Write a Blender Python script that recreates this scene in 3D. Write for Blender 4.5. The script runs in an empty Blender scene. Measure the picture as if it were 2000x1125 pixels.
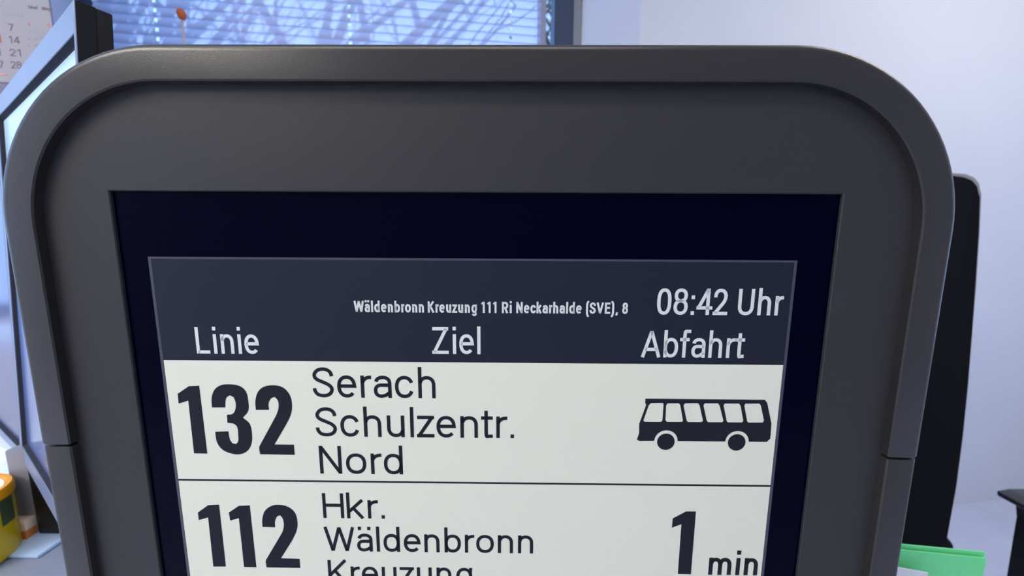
import bpy, bmesh, math, random
from mathutils import Vector, Matrix
random.seed(7)
S = bpy.context.scene
COL = S.collection
R = math.radians

# ------------------------------------------------------------------ camera
EYE = Vector((0, 0, 1.18))
F_PX = 751.0
PITCH, ROLL, YAW = 0.13782561, 0.00533263, 0.0082278
fwd = Vector((0, math.cos(PITCH), -math.sin(PITCH)))
up0 = Vector((0, math.sin(PITCH), math.cos(PITCH)))
rt0 = Vector((1, 0, 0))
RT = rt0 * math.cos(ROLL) + up0 * math.sin(ROLL)
UP = up0 * math.cos(ROLL) - rt0 * math.sin(ROLL)
cam_d = bpy.data.cameras.new('camera')
cam = bpy.data.objects.new('camera', cam_d); COL.objects.link(cam)
m3 = Matrix((RT, UP, -fwd)).transposed()
cam.matrix_world = Matrix.Translation(EYE) @ m3.to_4x4()
cam_d.sensor_width = 36; cam_d.sensor_fit = 'HORIZONTAL'
cam_d.lens = F_PX / 2000 * 36
cam_d.clip_start = 0.01
cam_d.dof.use_dof = True
cam_d.dof.focus_distance = 0.31
cam_d.dof.aperture_fstop = 5.6
S.camera = cam

# ------------------------------------------------------------------ world and light
W = bpy.data.worlds.new('sky'); S.world = W; W.use_nodes = True
wn = W.node_tree
bg = wn.nodes['Background']
bg.inputs['Color'].default_value = (0.32, 0.55, 1.0, 1)
bg.inputs['Strength'].default_value = 2.4

def light(name, kind, loc, target, energy, color, size=1, size_y=None, angle=None):
    d = bpy.data.lights.new(name, kind); d.energy = energy; d.color = color
    if kind == 'AREA':
        d.size = size
        if size_y: d.shape = 'RECTANGLE'; d.size_y = size_y
    if angle is not None: d.angle = angle
    o = bpy.data.objects.new(name, d); COL.objects.link(o)
    o.location = loc
    o.rotation_euler = (Vector(target) - Vector(loc)).to_track_quat('-Z', 'Y').to_euler()
    return o
SUN_DIR = Vector((-0.42, -0.80, -0.42)).normalized()
light('sun', 'SUN', (2, 6, 5), Vector((2, 6, 5)) + SUN_DIR, 10.0, (0.52, 0.76, 1.0), angle=R(0.12))
# ceiling luminaires of the office, their light sources just under the lamp panels
light('ceiling_lamp_light', 'AREA', (-1.7, -1.0, 2.50), (-1.7, -1.0, 0), 54, (1.0, 0.95, 0.84), 0.55, 1.15)
light('ceiling_lamp_light', 'AREA', (1.75, 0.72, 2.50), (1.75, 0.72, 0), 9, (1.0, 0.93, 0.86), 1.15, 0.4)
light('ceiling_lamp_light', 'AREA', (-0.35, -0.30, 2.50), (-0.35, -0.30, 0), 13, (1.0, 0.96, 0.88), 1.5, 0.2)
light('daylight_fill', 'AREA', (2.85, 0.55, 1.05), (0, 0.75, 0.7), 3.5, (0.42, 0.60, 1.0), 0.9, 1.7)  # added blue fill from the right, cools the right wall
# daylight entering through the window in the left wall
light('daylight_fill', 'AREA', (-2.90, -0.25, 1.65), (0, -0.25, 1.5), 9, (0.36, 0.56, 1.0), 1.0, 1.3)

S.view_settings.view_transform = 'Standard'
S.view_settings.look = 'None'
S.view_settings.gamma = 1
S.view_settings.use_curve_mapping = False
S.view_settings.exposure = -0.12
S.cycles.use_denoising = True
S.cycles.max_bounces = 8
S.cycles.sample_clamp_indirect = 6

# ------------------------------------------------------------------ helpers
def lin(c):
    return tuple(((x / 255) / 12.92 if x / 255 <= .04045 else ((x / 255 + .055) / 1.055) ** 2.4) for x in c) + (1,)

def mat(name, rgb, rough=.6, spec=.5, noise=0.0, nscale=60, bump=0.0, bscale=400, metal=0, trans=0, coat=0, emit=None, es=1, linear=None):
    m = bpy.data.materials.new(name); m.use_nodes = True
    n = m.node_tree; b = n.nodes['Principled BSDF']
    c = linear + (1,) if linear else lin(rgb)
    b.inputs['Base Color'].default_value = c
    b.inputs['Roughness'].default_value = rough
    b.inputs['Specular IOR Level'].default_value = spec
    b.inputs['Metallic'].default_value = metal
    b.inputs['Transmission Weight'].default_value = trans
    b.inputs['Coat Weight'].default_value = coat
    if emit:
        b.inputs['Emission Color'].default_value = lin(emit); b.inputs['Emission Strength'].default_value = es
    tc = n.nodes.new('ShaderNodeTexCoord')
    if noise:
        t = n.nodes.new('ShaderNodeTexNoise'); t.inputs['Scale'].default_value = nscale; t.inputs['Detail'].default_value = 3
        n.links.new(tc.outputs['Object'], t.inputs['Vector'])
        mx = n.nodes.new('ShaderNodeMix'); mx.data_type = 'RGBA'; mx.blend_type = 'MULTIPLY'
        mx.inputs[0].default_value = 1.0
        mx.inputs[6].default_value = c
        r = n.nodes.new('ShaderNodeValToRGB')
        r.color_ramp.elements[0].position = .3; r.color_ramp.elements[1].position = .7
        lo = 1 - noise
        r.color_ramp.elements[0].color = (lo, lo, lo, 1); r.color_ramp.elements[1].color = (1, 1, 1, 1)
        n.links.new(t.outputs['Fac'], r.inputs['Fac']); n.links.new(r.outputs['Color'], mx.inputs[7])
        n.links.new(mx.outputs[2], b.inputs['Base Color'])
    if bump:
        t2 = n.nodes.new('ShaderNodeTexNoise'); t2.inputs['Scale'].default_value = bscale
        n.links.new(tc.outputs['Object'], t2.inputs['Vector'])
        bp = n.nodes.new('ShaderNodeBump'); bp.inputs['Strength'].default_value = bump; bp.inputs['Distance'].default_value = .001
        n.links.new(t2.outputs['Fac'], bp.inputs['Height']); n.links.new(bp.outputs['Normal'], b.inputs['Normal'])
    return m

def link(name, me, m, parent=None, smooth=False):
    o = bpy.data.objects.new(name, me); COL.objects.link(o)
    if m is not None:
        me.materials.clear(); me.materials.append(m)
    if parent: o.parent = parent
    if smooth:
        for p in me.polygons: p.use_smooth = True
    return o

def bm_obj(name, bm, m, parent=None, smooth=False):
    bmesh.ops.recalc_face_normals(bm, faces=bm.faces)
    me = bpy.data.meshes.new(name); bm.to_mesh(me); bm.free()
    return link(name, me, m, parent, smooth)

def tag(o, label=None, cat=None, group=None, kind=None):
    if label: o['label'] = label
    if cat: o['category'] = cat
    if group: o['group'] = group
    if kind: o['kind'] = kind
    return o

def empty(name, loc=(0, 0, 0), rz=0, label=None, cat=None, group=None):
    o = bpy.data.objects.new(name, None); COL.objects.link(o)
    o.location = loc; o.rotation_euler.z = rz; o.empty_display_size = .05
    return tag(o, label, cat, group)

def auto_smooth(o, ang=35):
    me = o.data
    for p in me.polygons: p.use_smooth = True
    me.set_sharp_from_angle(angle=R(ang))
    return o

def box(bm, x0, x1, y0, y1, z0, z1, bev=0, seg=2, M=None):
    vs = [bm.verts.new((x, y, z)) for x in (x0, x1) for y in (y0, y1) for z in (z0, z1)]
    fs = [(0, 1, 3, 2), (4, 6, 7, 5), (0, 4, 5, 1), (2, 3, 7, 6), (0, 2, 6, 4), (1, 5, 7, 3)]
    faces = [bm.faces.new([vs[i] for i in f]) for f in fs]
    geo = vs
    if bev:
        es = list({e for f in faces for e in f.edges})
        r = bmesh.ops.bevel(bm, geom=es, offset=bev, segments=seg, affect='EDGES', profile=.6)
        geo = list({v for f in r['faces'] for v in f.verts} | {v for v in vs if v.is_valid})
    if M is not None:
        bmesh.ops.transform(bm, matrix=M, verts=geo)
    return geo

def boxo(name, dims, m, parent=None, bev=0, M=None, seg=2):
    bm = bmesh.new(); box(bm, *dims, bev=bev, seg=seg, M=M)
    o = bm_obj(name, bm, m, parent)
    return auto_smooth(o) if bev else o

def prism(bm, pts, z0, z1, f=lambda a, b, z: (a, b, z)):
    lo = [bm.verts.new(f(a, b, z0)) for a, b in pts]
    hi = [bm.verts.new(f(a, b, z1)) for a, b in pts]
    n = len(pts)
    bm.faces.new(lo); bm.faces.new(hi[::-1])
    for i in range(n): bm.faces.new((lo[i], lo[(i + 1) % n], hi[(i + 1) % n], hi[i]))

def lathe(bm, prof, loc=(0, 0, 0), n=40):
    rings = []
    for r, z in prof:
        rings.append([bm.verts.new((loc[0] + r * math.cos(2 * math.pi * k / n), loc[1] + r * math.sin(2 * math.pi * k / n), loc[2] + z)) for k in range(n)])
    for a, b in zip(rings, rings[1:]):
        for k in range(n):
            bm.faces.new((a[k], a[(k + 1) % n], b[(k + 1) % n], b[k]))
    bm.faces.new(rings[0][::-1]); bm.faces.new(rings[-1])

def tube(bm, pts, rad, n=8):
    """tapered tube through pts; rad a number or one radius per point"""
    rings = []
    for i, p in enumerate(pts):
        p = Vector(p)
        d = (Vector(pts[min(i + 1, len(pts) - 1)]) - Vector(pts[max(i - 1, 0)])).normalized()
        a = d.orthogonal().normalized() if abs(d.z) > .9 else d.cross(Vector((0, 0, 1))).normalized()
        if abs(d.z) > .9: a = (Vector((1, 0, 0)) - d * d.x).normalized()
        b = d.cross(a)
        r = rad[i] if isinstance(rad, (list, tuple)) else rad
        rings.append([bm.verts.new(p + (a * math.cos(2 * math.pi * k / n) + b * math.sin(2 * math.pi * k / n)) * r) for k in range(n)])
    for a, b in zip(rings, rings[1:]):
        for k in range(n): bm.faces.new((a[k], a[(k + 1) % n], b[(k + 1) % n], b[k]))
    bm.faces.new(rings[0][::-1]); bm.faces.new(rings[-1])

def ray(px, py):
    return (fwd + RT * (px - 1000) / F_PX - UP * (py - 562.5) / F_PX)
def at(px, py, Y):
    d = ray(px, py); return EYE + d * (Y / d.y)
def at_z(px, py, z):
    d = ray(px, py); return EYE + d * ((z - EYE.z) / d.z)
def at_plane(px, py, P, n):
    d = ray(px, py); P = Vector(P); n = Vector(n)
    return EYE + d * ((P - EYE).dot(n) / d.dot(n))

# ------------------------------------------------------------------ materials
M = {}
M['wall'] = mat('wall_paint', (216, 218, 228), .85, .3, noise=.03, nscale=3, bump=.15, bscale=300)
M['wallcool'] = M['wall']
M['ceiling'] = mat('ceiling_paint', (232, 232, 230), .9, .2)
M['floor'] = mat('floor_vinyl', (204, 210, 230), .55, .4, noise=.08, nscale=8)
M['housing'] = mat('dark_grey_powder_coat', None, .28, .36, noise=.06, nscale=900, bump=.12, bscale=1800, linear=(.0275, .0255, .0255))
M['fascia'] = mat('dark_grey_fascia', None, .55, .3, noise=.06, nscale=900, bump=.12, bscale=1800, linear=(.027, .0265, .028))
M['glass_black'] = mat('black_glass', None, .25, .03, linear=(.0003, .0004, .008))
M['header'] = mat('header_ink', None, .35, .2, noise=.05, nscale=1500, linear=(.011, .0135, .027))
M['paper'] = mat('display_white', None, .5, .35, noise=.03, nscale=1600, linear=(.72, .72, .60))
M['ink'] = mat('display_ink', None, .6, .12, linear=(.0125, .0135, .021))
M['white_ink'] = mat('display_white_ink', None, .5, .35, linear=(.66, .67, .65))
M['border'] = mat('display_border', None, .35, .4, linear=(.045, .05, .075))
M['slat'] = None
M['frame_dark'] = mat('window_frame_anthracite', (70, 82, 104), .5, .4)
M['grey_seal'] = mat('reveal_strip', (150, 148, 150), .7, .3)
M['black_plastic'] = mat('black_plastic', (16, 17, 21), .5, .4, noise=.2, nscale=200)
M['mon_side'] = mat('monitor_side_black', (12, 13, 18), .6, .25, noise=.15, nscale=150)
M['mon_bezel'] = mat('monitor_bezel_grey', (118, 132, 164), .32, .5)
M['mon_groove'] = mat('monitor_groove', (44, 46, 58), .8, .1)
def painted_sheen(name, stops, strength):  # emission ramp paints reflected window light onto the monitor screens
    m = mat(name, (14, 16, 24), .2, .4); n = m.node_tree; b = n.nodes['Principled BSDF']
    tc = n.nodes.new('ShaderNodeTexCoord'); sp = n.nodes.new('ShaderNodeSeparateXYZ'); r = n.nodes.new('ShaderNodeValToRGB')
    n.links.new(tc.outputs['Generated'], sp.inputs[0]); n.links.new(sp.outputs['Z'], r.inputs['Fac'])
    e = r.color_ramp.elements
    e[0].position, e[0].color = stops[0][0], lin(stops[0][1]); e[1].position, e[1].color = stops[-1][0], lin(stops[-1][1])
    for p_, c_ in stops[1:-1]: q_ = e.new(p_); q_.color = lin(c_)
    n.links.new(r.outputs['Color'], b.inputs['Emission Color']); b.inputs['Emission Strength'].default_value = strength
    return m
M['mon_screen'] = painted_sheen('painted_sheen_blue', [(0, (70, 84, 140)), (.35, (90, 118, 190)), (.75, (130, 175, 245)), (1, (205, 236, 255))], .9)
M['mon_screen_dim'] = painted_sheen('painted_sheen_violet', [(0, (56, 70, 120)), (.5, (92, 96, 160)), (1, (110, 135, 210))], .8)
M['fabric'] = mat('black_chair_fabric', (15, 16, 20), .9, .2, noise=.35, nscale=700, bump=.5, bscale=1500)
M['edge_light'] = mat('chair_edge_grey', (150, 150, 152), .6, .3)  # pale grey for light caught along the backrest edge
M['green'] = mat('green_card', (124, 240, 160), .6, .3, noise=.06, nscale=40)
M['white_paper'] = mat('white_paper', (240, 240, 244), .8, .2)
M['yellow'] = mat('yellow_plastic', (206, 172, 5), .35, .5, noise=.05, nscale=30)
M['orange_yellow'] = mat('orange_yellow_plastic', (232, 156, 8), .35, .5)
M['label_dark'] = mat('dark_green_label', (62, 80, 50), .5, .4)
M['desk'] = mat('desk_top_pale', (128, 138, 160), .35, .5, noise=.05, nscale=5)
M['wood'] = mat('orange_wood', (205, 122, 62), .55, .4, noise=.25, nscale=14)
M['beige'] = mat('beige_card', (225, 200, 176), .7, .3)
M['stand_grey'] = mat('stand_grey_metal', (128, 128, 138), .4, .5)
M['bag'] = mat('pale_plastic_film', (225, 240, 250), .18, .6)
M['orange'] = mat('orange_ball', (214, 108, 52), .6, .4, noise=.2, nscale=120)
M['stick'] = mat('pale_stick', (215, 200, 195), .6, .3)
M['cord'] = mat('cord_white', (225, 228, 235), .7, .3)
M['tape'] = mat('ladder_tape_grey', (150, 155, 175), .8, .2)
M['cal_paper'] = mat('calendar_paper', (160, 156, 164), .85, .2)
M['cal_ink'] = mat('calendar_ink', (105, 100, 108), .8, .2)
M['cal_faint'] = mat('calendar_faint_ink', (168, 163, 170), .8, .2)
M['cal_red'] = mat('calendar_red', (226, 96, 88), .8, .2)
M['cal_pale_red'] = mat('calendar_pale_red', (222, 150, 145), .8, .2)
M['bark'] = mat('bark', (70, 60, 52), .9, .2, noise=.4, nscale=20)
M['lamp'] = mat('lamp_diffuser', (245, 245, 240), .6, .3, emit=(255, 248, 232), es=4)
M['lamp_frame'] = mat('lamp_frame', (220, 220, 220), .4, .5)
g = bpy.data.materials.new('window_glass'); g.use_nodes = True
gn = g.node_tree; gb = gn.nodes['Principled BSDF']; out = gn.nodes['Material Output']
tr = gn.nodes.new('ShaderNodeBsdfTransparent'); gl = gn.nodes.new('ShaderNodeBsdfGlossy'); gl.inputs['Roughness'].default_value = .02
mxs = gn.nodes.new('ShaderNodeMixShader')
mxs.inputs[0].default_value = .05; gn.links.new(tr.outputs[0], mxs.inputs[1]); gn.links.new(gl.outputs[0], mxs.inputs[2])
gn.links.new(mxs.outputs[0], out.inputs['Surface']); gn.nodes.remove(gb)
M['glass'] = g
s = bpy.data.materials.new('translucent_slat'); s.use_nodes = True
sn = s.node_tree; sb = sn.nodes['Principled BSDF']; so = sn.nodes['Material Output']
sb.inputs['Base Color'].default_value = (.46, .44, .52, 1); sb.inputs['Roughness'].default_value = .6
stl = sn.nodes.new('ShaderNodeBsdfTranslucent'); stl.inputs['Color'].default_value = (.50, .57, .78, 1)
smx = sn.nodes.new('ShaderNodeMixShader'); smx.inputs[0].default_value = .42
sn.links.new(sb.outputs[0], smx.inputs[1]); sn.links.new(stl.outputs[0], smx.inputs[2]); sn.links.new(smx.outputs[0], so.inputs['Surface'])
M['slat'] = s

# ------------------------------------------------------------------ lettering: a plain grotesque drawn with even strokes
CAP, XH, ASC = 1.0, .74, 1.035
GW = dict(zip('LnmhureaäczotdbgkHNEUVAKRZWSf0842(),1',
              (.62, .60, 1.0, .60, .60, .37, .66, .62, .62, .65, .60, .70, .40, .65, .65, .65, .64, .76, .76, .64, .74, .88, .90, .80, .74, .76, 1.22, .74, .46, .66, .66, .74, .68, .26, .26, .15, .36)))
GW.update({'7': .66, '3': .64, '5': .64, '6': .66, '9': .66, 'M': .96, 'F': .62, 'y': .62})
ROUND = 'eaäcodS08'
DIAG = 'VAWK42tfkz'
def ellp(x0, x1, y0, y1, a0, a1, n=20, e=2.25):
    cx, cy, rx, ry = (x0 + x1) / 2, (y0 + y1) / 2, (x1 - x0) / 2, (y1 - y0) / 2
    out = []
    for k in range(n + 1):
        a = R(a0 + (a1 - a0) * k / n); c, s_ = math.cos(a), math.sin(a)
        out.append((cx + rx * math.copysign(abs(c) ** (2 / e), c), cy + ry * math.copysign(abs(s_) ** (2 / e), s_)))
    return out
def catm(P, n=5):
    out = []
    for i in range(len(P) - 1):
        p0, p1, p2, p3 = P[max(i - 1, 0)], P[i], P[i + 1], P[min(i + 2, len(P) - 1)]
        for k in range(n):
            t = k / n
            out.append(tuple(.5 * (2 * b + (c - a) * t + (2 * a - 5 * b + 4 * c - d) * t * t + (3 * b - a - 3 * c + d) * t ** 3)
                             for a, b, c, d in zip(p0, p1, p2, p3)))
    out.append(P[-1]); return out
def glyph(ch, w, s_):
    """strokes of a character at cap height 1, stroke width w, width factor s_; returns strokes, ink width"""
    h = w / 2
    if ch in 'il.:':
        d = w * 1.12
        st = {'l': [[(h, 0), (h, ASC)]], 'i': [[(h, 0), (h, XH)], [(h, .885), (h, .885 + d)]],
              '.': [[(h, 0), (h, d)]], ':': [[(h, 0), (h, d)], [(h, XH - d), (h, XH)]]}[ch]
        return st, w
    W_ = max(GW[ch] * s_, w * 1.2); X1 = W_ - h; x = lambda f: h + f * (W_ - w)
    C = lambda *P, H=1.0: [(x(a), h + b * (H - w)) for a, b in P]
    xt = XH - h
    arch_ = lambda a, b: ellp(a, b, xt - .50, xt, 168, 0, 16)[0:] + [(b, 0)]
    if ch == 'L': st = [[(h, 0), (h, 1)], [(h, h), (W_, h)]]
    elif ch == 'n': st = [[(h, 0), (h, XH)], arch_(h, X1)]
    elif ch == 'h': st = [[(h, 0), (h, ASC)], arch_(h, X1)]
    elif ch == 'm': st = [[(h, 0), (h, XH)], arch_(h, W_ / 2), arch_(W_ / 2, X1)]
    elif ch == 'u': st = [[(X1, 0), (X1, XH)], [(h, XH)] + ellp(h, X1, h, h + .5, 180, 348, 16)]
    elif ch == 'r': st = [[(h, 0), (h, XH)], ellp(h, h + 2 * (W_ - h) * .93, xt - .5, xt, 168, 86, 9)]
    elif ch == 'e': st = [[(h, .385), (X1, .385)] + ellp(h, X1, h, xt, 2, 318, 28)]
    elif ch in 'aä':
        st = [[(X1, 0), (X1, .49)] + ellp(x(.04), X1, .49 - (xt - .49), xt, 4, 168, 14)]
        b0, b1 = h, .425
        st.append([(X1, b1), (x(.55), b1)] + ellp(h, x(.82), b0, b1, 92, 270, 14) + catm([(x(.45), b0), (x(.72), b0 + .035), (X1, b0 + .13)], 4))
        if ch == 'ä':
            d = w * 1.12
            st += [[(x(.12), .885), (x(.12), .885 + d)], [(x(.88), .885), (x(.88), .885 + d)]]
    elif ch == 'c': st = [ellp(h, X1 + .01, h, xt, 24, 336, 26)]
    elif ch == 'z': st = [[(0.02, xt), (W_, xt)], [(W_ - h * 1.3, xt), (h * 1.3, h)], [(0, h), (W_, h)]]
    elif ch == 'o': st = [ellp(h, X1, h, xt, 0, 360, 32)]
    elif ch == 'd': st = [[(X1, 0), (X1, ASC)], ellp(h, X1, h, xt, 0, 360, 30)]
    elif ch == 'b': st = [[(h, 0), (h, ASC)], ellp(h, X1, h, xt, 0, 360, 30)]
    elif ch == 'g': st = [ellp(h, X1, h, xt, 0, 360, 30), [(X1, XH), (X1, -.06)] + ellp(x(.04), X1, -.28 + h, .16, -2, -158, 12)]
    elif ch == 't': st = [[(x(.40), .93), (x(.40), .2)] + catm([(x(.40), .2), (x(.46), .06), (x(.7), h), (W_, h + .005)], 4), [(0, xt), (W_, xt)]]
    elif ch == 'f': st = [[(x(.42), 0), (x(.42), .8)] + catm([(x(.42), .8), (x(.48), .97), (x(.78), 1.05 - h), (W_ + .01, 1.045 - h)], 4), [(0, xt), (W_ * .92, xt)]]
    elif ch == 'k': st = [[(h, 0), (h, ASC)], [(W_ - h * 1.2, XH), (h, .25)], [(x(.32), .43), (W_ - h * 1.1, 0)]]
    elif ch == 'H': st = [[(h, 0), (h, 1)], [(X1, 0), (X1, 1)], [(h, .52), (X1, .52)]]
    elif ch == 'N': st = [[(h, 0), (h, 1)], [(X1, 0), (X1, 1)], [(h * 1.1, 1 - h * .6), (X1 - h * .1, h * .6)]]
    elif ch == 'E': st = [[(h, 0), (h, 1)], [(h, h), (W_, h)], [(h, .53), (W_ * .93, .53)], [(h, 1 - h), (W_, 1 - h)]]
    elif ch == 'U': st = [[(h, 1)] + ellp(h, X1, h, .62, 180, 360, 20) + [(X1, 1)]]
    elif ch == 'V': st = [[(h * 1.05, 1), (W_ / 2, h * .4)], [(W_ - h * 1.05, 1), (W_ / 2, h * .4)]]
    elif ch == 'A': st = [[(h * 1.05, 0), (W_ / 2, 1 - h * .4)], [(W_ - h * 1.05, 0), (W_ / 2, 1 - h * .4)], [(W_ * .2, .30), (W_ * .8, .30)]]
    elif ch == 'K': st = [[(h, 0), (h, 1)], [(W_ - h * 1.2, 1), (h, .36)], [(x(.30), .58), (W_ - h * 1.1, 0)]]
    elif ch == 'R': st = [[(h, 0), (h, 1)], [(h, 1 - h), (x(.5), 1 - h)] + ellp(x(.02), X1, .46, 1 - h, 88, -88, 14) + [(h, .46)], [(x(.5), .46), (W_ - h, 0)]]
    elif ch == 'Z': st = [[(.02, 1 - h), (W_ - .01, 1 - h)], [(W_ - h * 1.5, 1 - h), (h * 1.4, h)], [(0, h), (W_, h)]]
    elif ch == 'W': st = [[(h, 1), (W_ * .27, h * .3)], [(W_ * .5, 1 - h * .3), (W_ * .27, h * .3)], [(W_ * .5, 1 - h * .3), (W_ * .73, h * .3)], [(W_ - h, 1), (W_ * .73, h * .3)]]
    elif ch == 'S': st = [catm(C((1, .73), (.95, .86), (.79, .96), (.52, 1), (.22, .95), (.05, .82), (.05, .70), (.20, .60), (.50, .51), (.80, .415), (.97, .29), (.95, .15), (.78, .04), (.50, 0), (.20, .04), (.04, .16), (0, .28)))]
    elif ch == '0': st = [ellp(h, X1, h, 1 - h, 0, 360, 34, 2.5)]
    elif ch == '8': st = [ellp(x(.05), x(.95), .53, 1 - h, 0, 360, 26), ellp(h, X1, h, .53, 0, 360, 28)]
    elif ch == '4': st = [[(x(.76), 0), (x(.76), 1)], [(x(.76), 1 - h * .4), (h * 1.2, .27)], [(0, .27), (W_, .27)]]
    elif ch == '2': st = [catm(C((.02, .70), (.07, .86), (.24, .97), (.48, 1), (.76, .95), (.92, .80), (.90, .65), (.74, .46), (.06, .02))), [(0, h), (W_, h)]]
    elif ch == '1': st = [[(X1, 0), (X1, 1)], [(0, .79), (X1, .95)]]
    elif ch == '7': st = [[(0, 1 - h), (W_ - h * .6, 1 - h)], [(W_ - h, 1 - h * .7), (W_ * .28, 0)]]
    elif ch == '3': st = [ellp(x(.04), x(.96), .53, 1 - h, 155, -88, 18), ellp(h, X1, h, .53, 88, -155, 18)]
    elif ch == '5': st = [[(W_ * .93, 1 - h), (x(.12), 1 - h), (x(.06), .50)], ellp(x(-.02), X1, h, .64, 128, -150, 20)]
    elif ch == '6': st = [ellp(h, X1, h, .60, 0, 360, 26), catm([(x(.82), 1 - h), (x(.40), .90), (x(.08), .62), (x(0), .33)])]
    elif ch == '9': st = [ellp(h, X1, .40, 1 - h, 0, 360, 26), catm([(x(.18), h), (x(.60), .10), (x(.92), .38), (x(1), .67)])]
    elif ch == 'M': st = [[(h, 0), (h, 1)], [(X1, 0), (X1, 1)], [(h, 1), (W_ / 2, .05)], [(X1, 1), (W_ / 2, .05)]]
    elif ch == 'F': st = [[(h, 0), (h, 1)], [(h, .50), (W_ * .92, .50)], [(h, 1 - h), (W_, 1 - h)]]
    elif ch == 'y': st = [[(h * 1.1, XH), (W_ / 2, .02)], [(W_ - h, XH), (W_ * .42, -.2), (W_ * .1, -.26)]]
    elif ch == '(': st = [catm([(X1 + .10, 1.12), (x(.5), .88), (h, .42), (x(.5), -.02), (X1 + .10, -.28)])]
    elif ch == ')': st = [catm([(h - .10, 1.12), (x(.5), .88), (X1, .42), (x(.5), -.02), (h - .10, -.28)])]
    elif ch == ',': st = [[(X1, .14), (X1 - .01, 0), (h * .6, -.14)]]
    return st, W_
def layout(string, w, s_, tr=0.0):
    X = 0; out = []; prev = None
    for ch in string:
        if ch == ' ': X += .36 * s_; prev = None; continue
        b = (.15 if ch == '1' else .058 if ch in ROUND else .012 if ch in DIAG else .098) * s_
        b2 = (.19 if ch == '1' else .098 if ch in 'hnmud' else .02 if ch == 'r' or ch in DIAG else .058 if ch in ROUND + 'bg' else .09) * s_
        st, W_ = glyph(ch, w, s_)
        X += b + tr
        out += [[(px + X, py) for px, py in q] for q in st]
        X += W_ + b2
        prev = ch
    return out
def stroke_mesh(strokes, w, k, name='lettering'):
    """even strokes of width w with mitred joins; coordinates are multiplied by k"""
    bm = bmesh.new(); h = w / 2
    for q in strokes:
        P = [Vector(q[0])]
        for p in q[1:]:
            if (Vector(p) - P[-1]).length > 1e-4: P.append(Vector(p))
        closed = (P[0] - P[-1]).length < 1e-3 and len(P) > 6
        if closed: P = P[:-1]
        n = len(P); prs = []
        for i in range(n):
            a = (P[i] - P[i - 1]).normalized() if (i or closed) else None
            b = (P[(i + 1) % n] - P[i]).normalized() if (i < n - 1 or closed) else None
            d = (a + b).normalized() if a is not None and b is not None and (a + b).length > 1e-3 else (a if a is not None else b)
            nn = Vector((-d.y, d.x)); m_ = 1
            if a is not None and b is not None: m_ = min(1 / max(abs(nn.dot(Vector((-a.y, a.x)))), .45), 1.6)
            prs.append((bm.verts.new(((P[i].x + nn.x * h * m_) * k, (P[i].y + nn.y * h * m_) * k, 0)),
                        bm.verts.new(((P[i].x - nn.x * h * m_) * k, (P[i].y - nn.y * h * m_) * k, 0))))
        for i in range(n if closed else n - 1):
            (a1, a2), (b1, b2) = prs[i], prs[(i + 1) % n]
            bm.faces.new((a1, b1, b2, a2))
    bm.normal_update()
    for f_ in bm.faces:
        if f_.normal.z < 0: f_.normal_flip()
    me = bpy.data.meshes.new(name); bm.to_mesh(me); bm.free(); return me
def fit_text(string, x0, x1, height, stem, ref='cap', tr=0.0):
    """ink from x0 to x1, baseline 0, cap (or x) height and stroke width given"""
    k = height / (1 if ref == 'cap' else XH); w = stem / k; lo, hi = .2, 3.0
    for _ in range(30):
        s_ = (lo + hi) / 2; st = layout(string, w, s_, tr)
        me = stroke_mesh(st, w, k); xs = [v.co.x for v in me.vertices]; wd = max(xs) - min(xs)
        bpy.data.meshes.remove(me)
        if wd > x1 - x0: hi = s_
        else: lo = s_
    me = stroke_mesh(layout(string, w, s_, tr), w, k); mn = min(v.co.x for v in me.vertices)
    for v in me.vertices: v.co.x += x0 - mn
    return me

def smooth_loop(pts, corner=38):
    n = len(pts); out = []
    P = [Vector(p) for p in pts]
    def turn(i):
        a = P[i] - P[i - 1]; b = P[(i + 1) % n] - P[i]
        return abs(math.degrees(a.angle(b))) if a.length and b.length else 0
    cor = [turn(i) > corner for i in range(n)]
    for i in range(n):
        p0, p1, p2, p3 = P[i - 1], P[i], P[(i + 1) % n], P[(i + 2) % n]
        out.append(tuple(p1))
        if cor[i] and cor[(i + 1) % n]: continue
        L = (p2 - p1).length
        t1 = (p2 - p1) if cor[i] else (p2 - p0).normalized() * L
        t2 = (p2 - p1) if cor[(i + 1) % n] else (p3 - p1).normalized() * L
        # keep long straight runs straight
        if L > 14: continue
        for k in range(1, 5):
            t = k / 5; a = 2 * t**3 - 3 * t**2 + 1; b = t**3 - 2 * t**2 + t; c = -2 * t**3 + 3 * t**2; d = t**3 - t**2
            q = p1 * a + t1 * b + p2 * c + t2 * d; out.append((q.x, q.y))
    return out

def poly_mesh(loops):
    cu = bpy.data.curves.new('shape', 'CURVE'); cu.dimensions = '2D'; cu.fill_mode = 'BOTH'
    for lp in loops:
        sp = cu.splines.new('POLY'); sp.points.add(len(lp) - 1); sp.use_cyclic_u = True
        for p, (x, y) in zip(sp.points, lp): p.co = (x, y, 0, 1)
    o = bpy.data.objects.new('tmp', cu); COL.objects.link(o)
    bpy.context.view_layer.update(); dg = bpy.context.evaluated_depsgraph_get()
    me = bpy.data.meshes.new_from_object(o.evaluated_get(dg), depsgraph=dg)
    bpy.data.objects.remove(o)
    return me

def remap(me, f, thick=0.0):
    """move a flat XY mesh onto a surface: f(x, y, lift) -> point; gives it a little real thickness"""
    bm = bmesh.new(); bm.from_mesh(me)
    bmesh.ops.remove_doubles(bm, verts=bm.verts, dist=1e-7)
    if thick:
        top = bmesh.ops.extrude_face_region(bm, geom=list(bm.faces))
        for v in top['geom']:
            if isinstance(v, bmesh.types.BMVert): v.co.z = thick
    for v in bm.verts: v.co = f(v.co.x, v.co.y, v.co.z)
    bmesh.ops.recalc_face_normals(bm, faces=bm.faces)
    bm.to_mesh(me); bm.free(); return me

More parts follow.
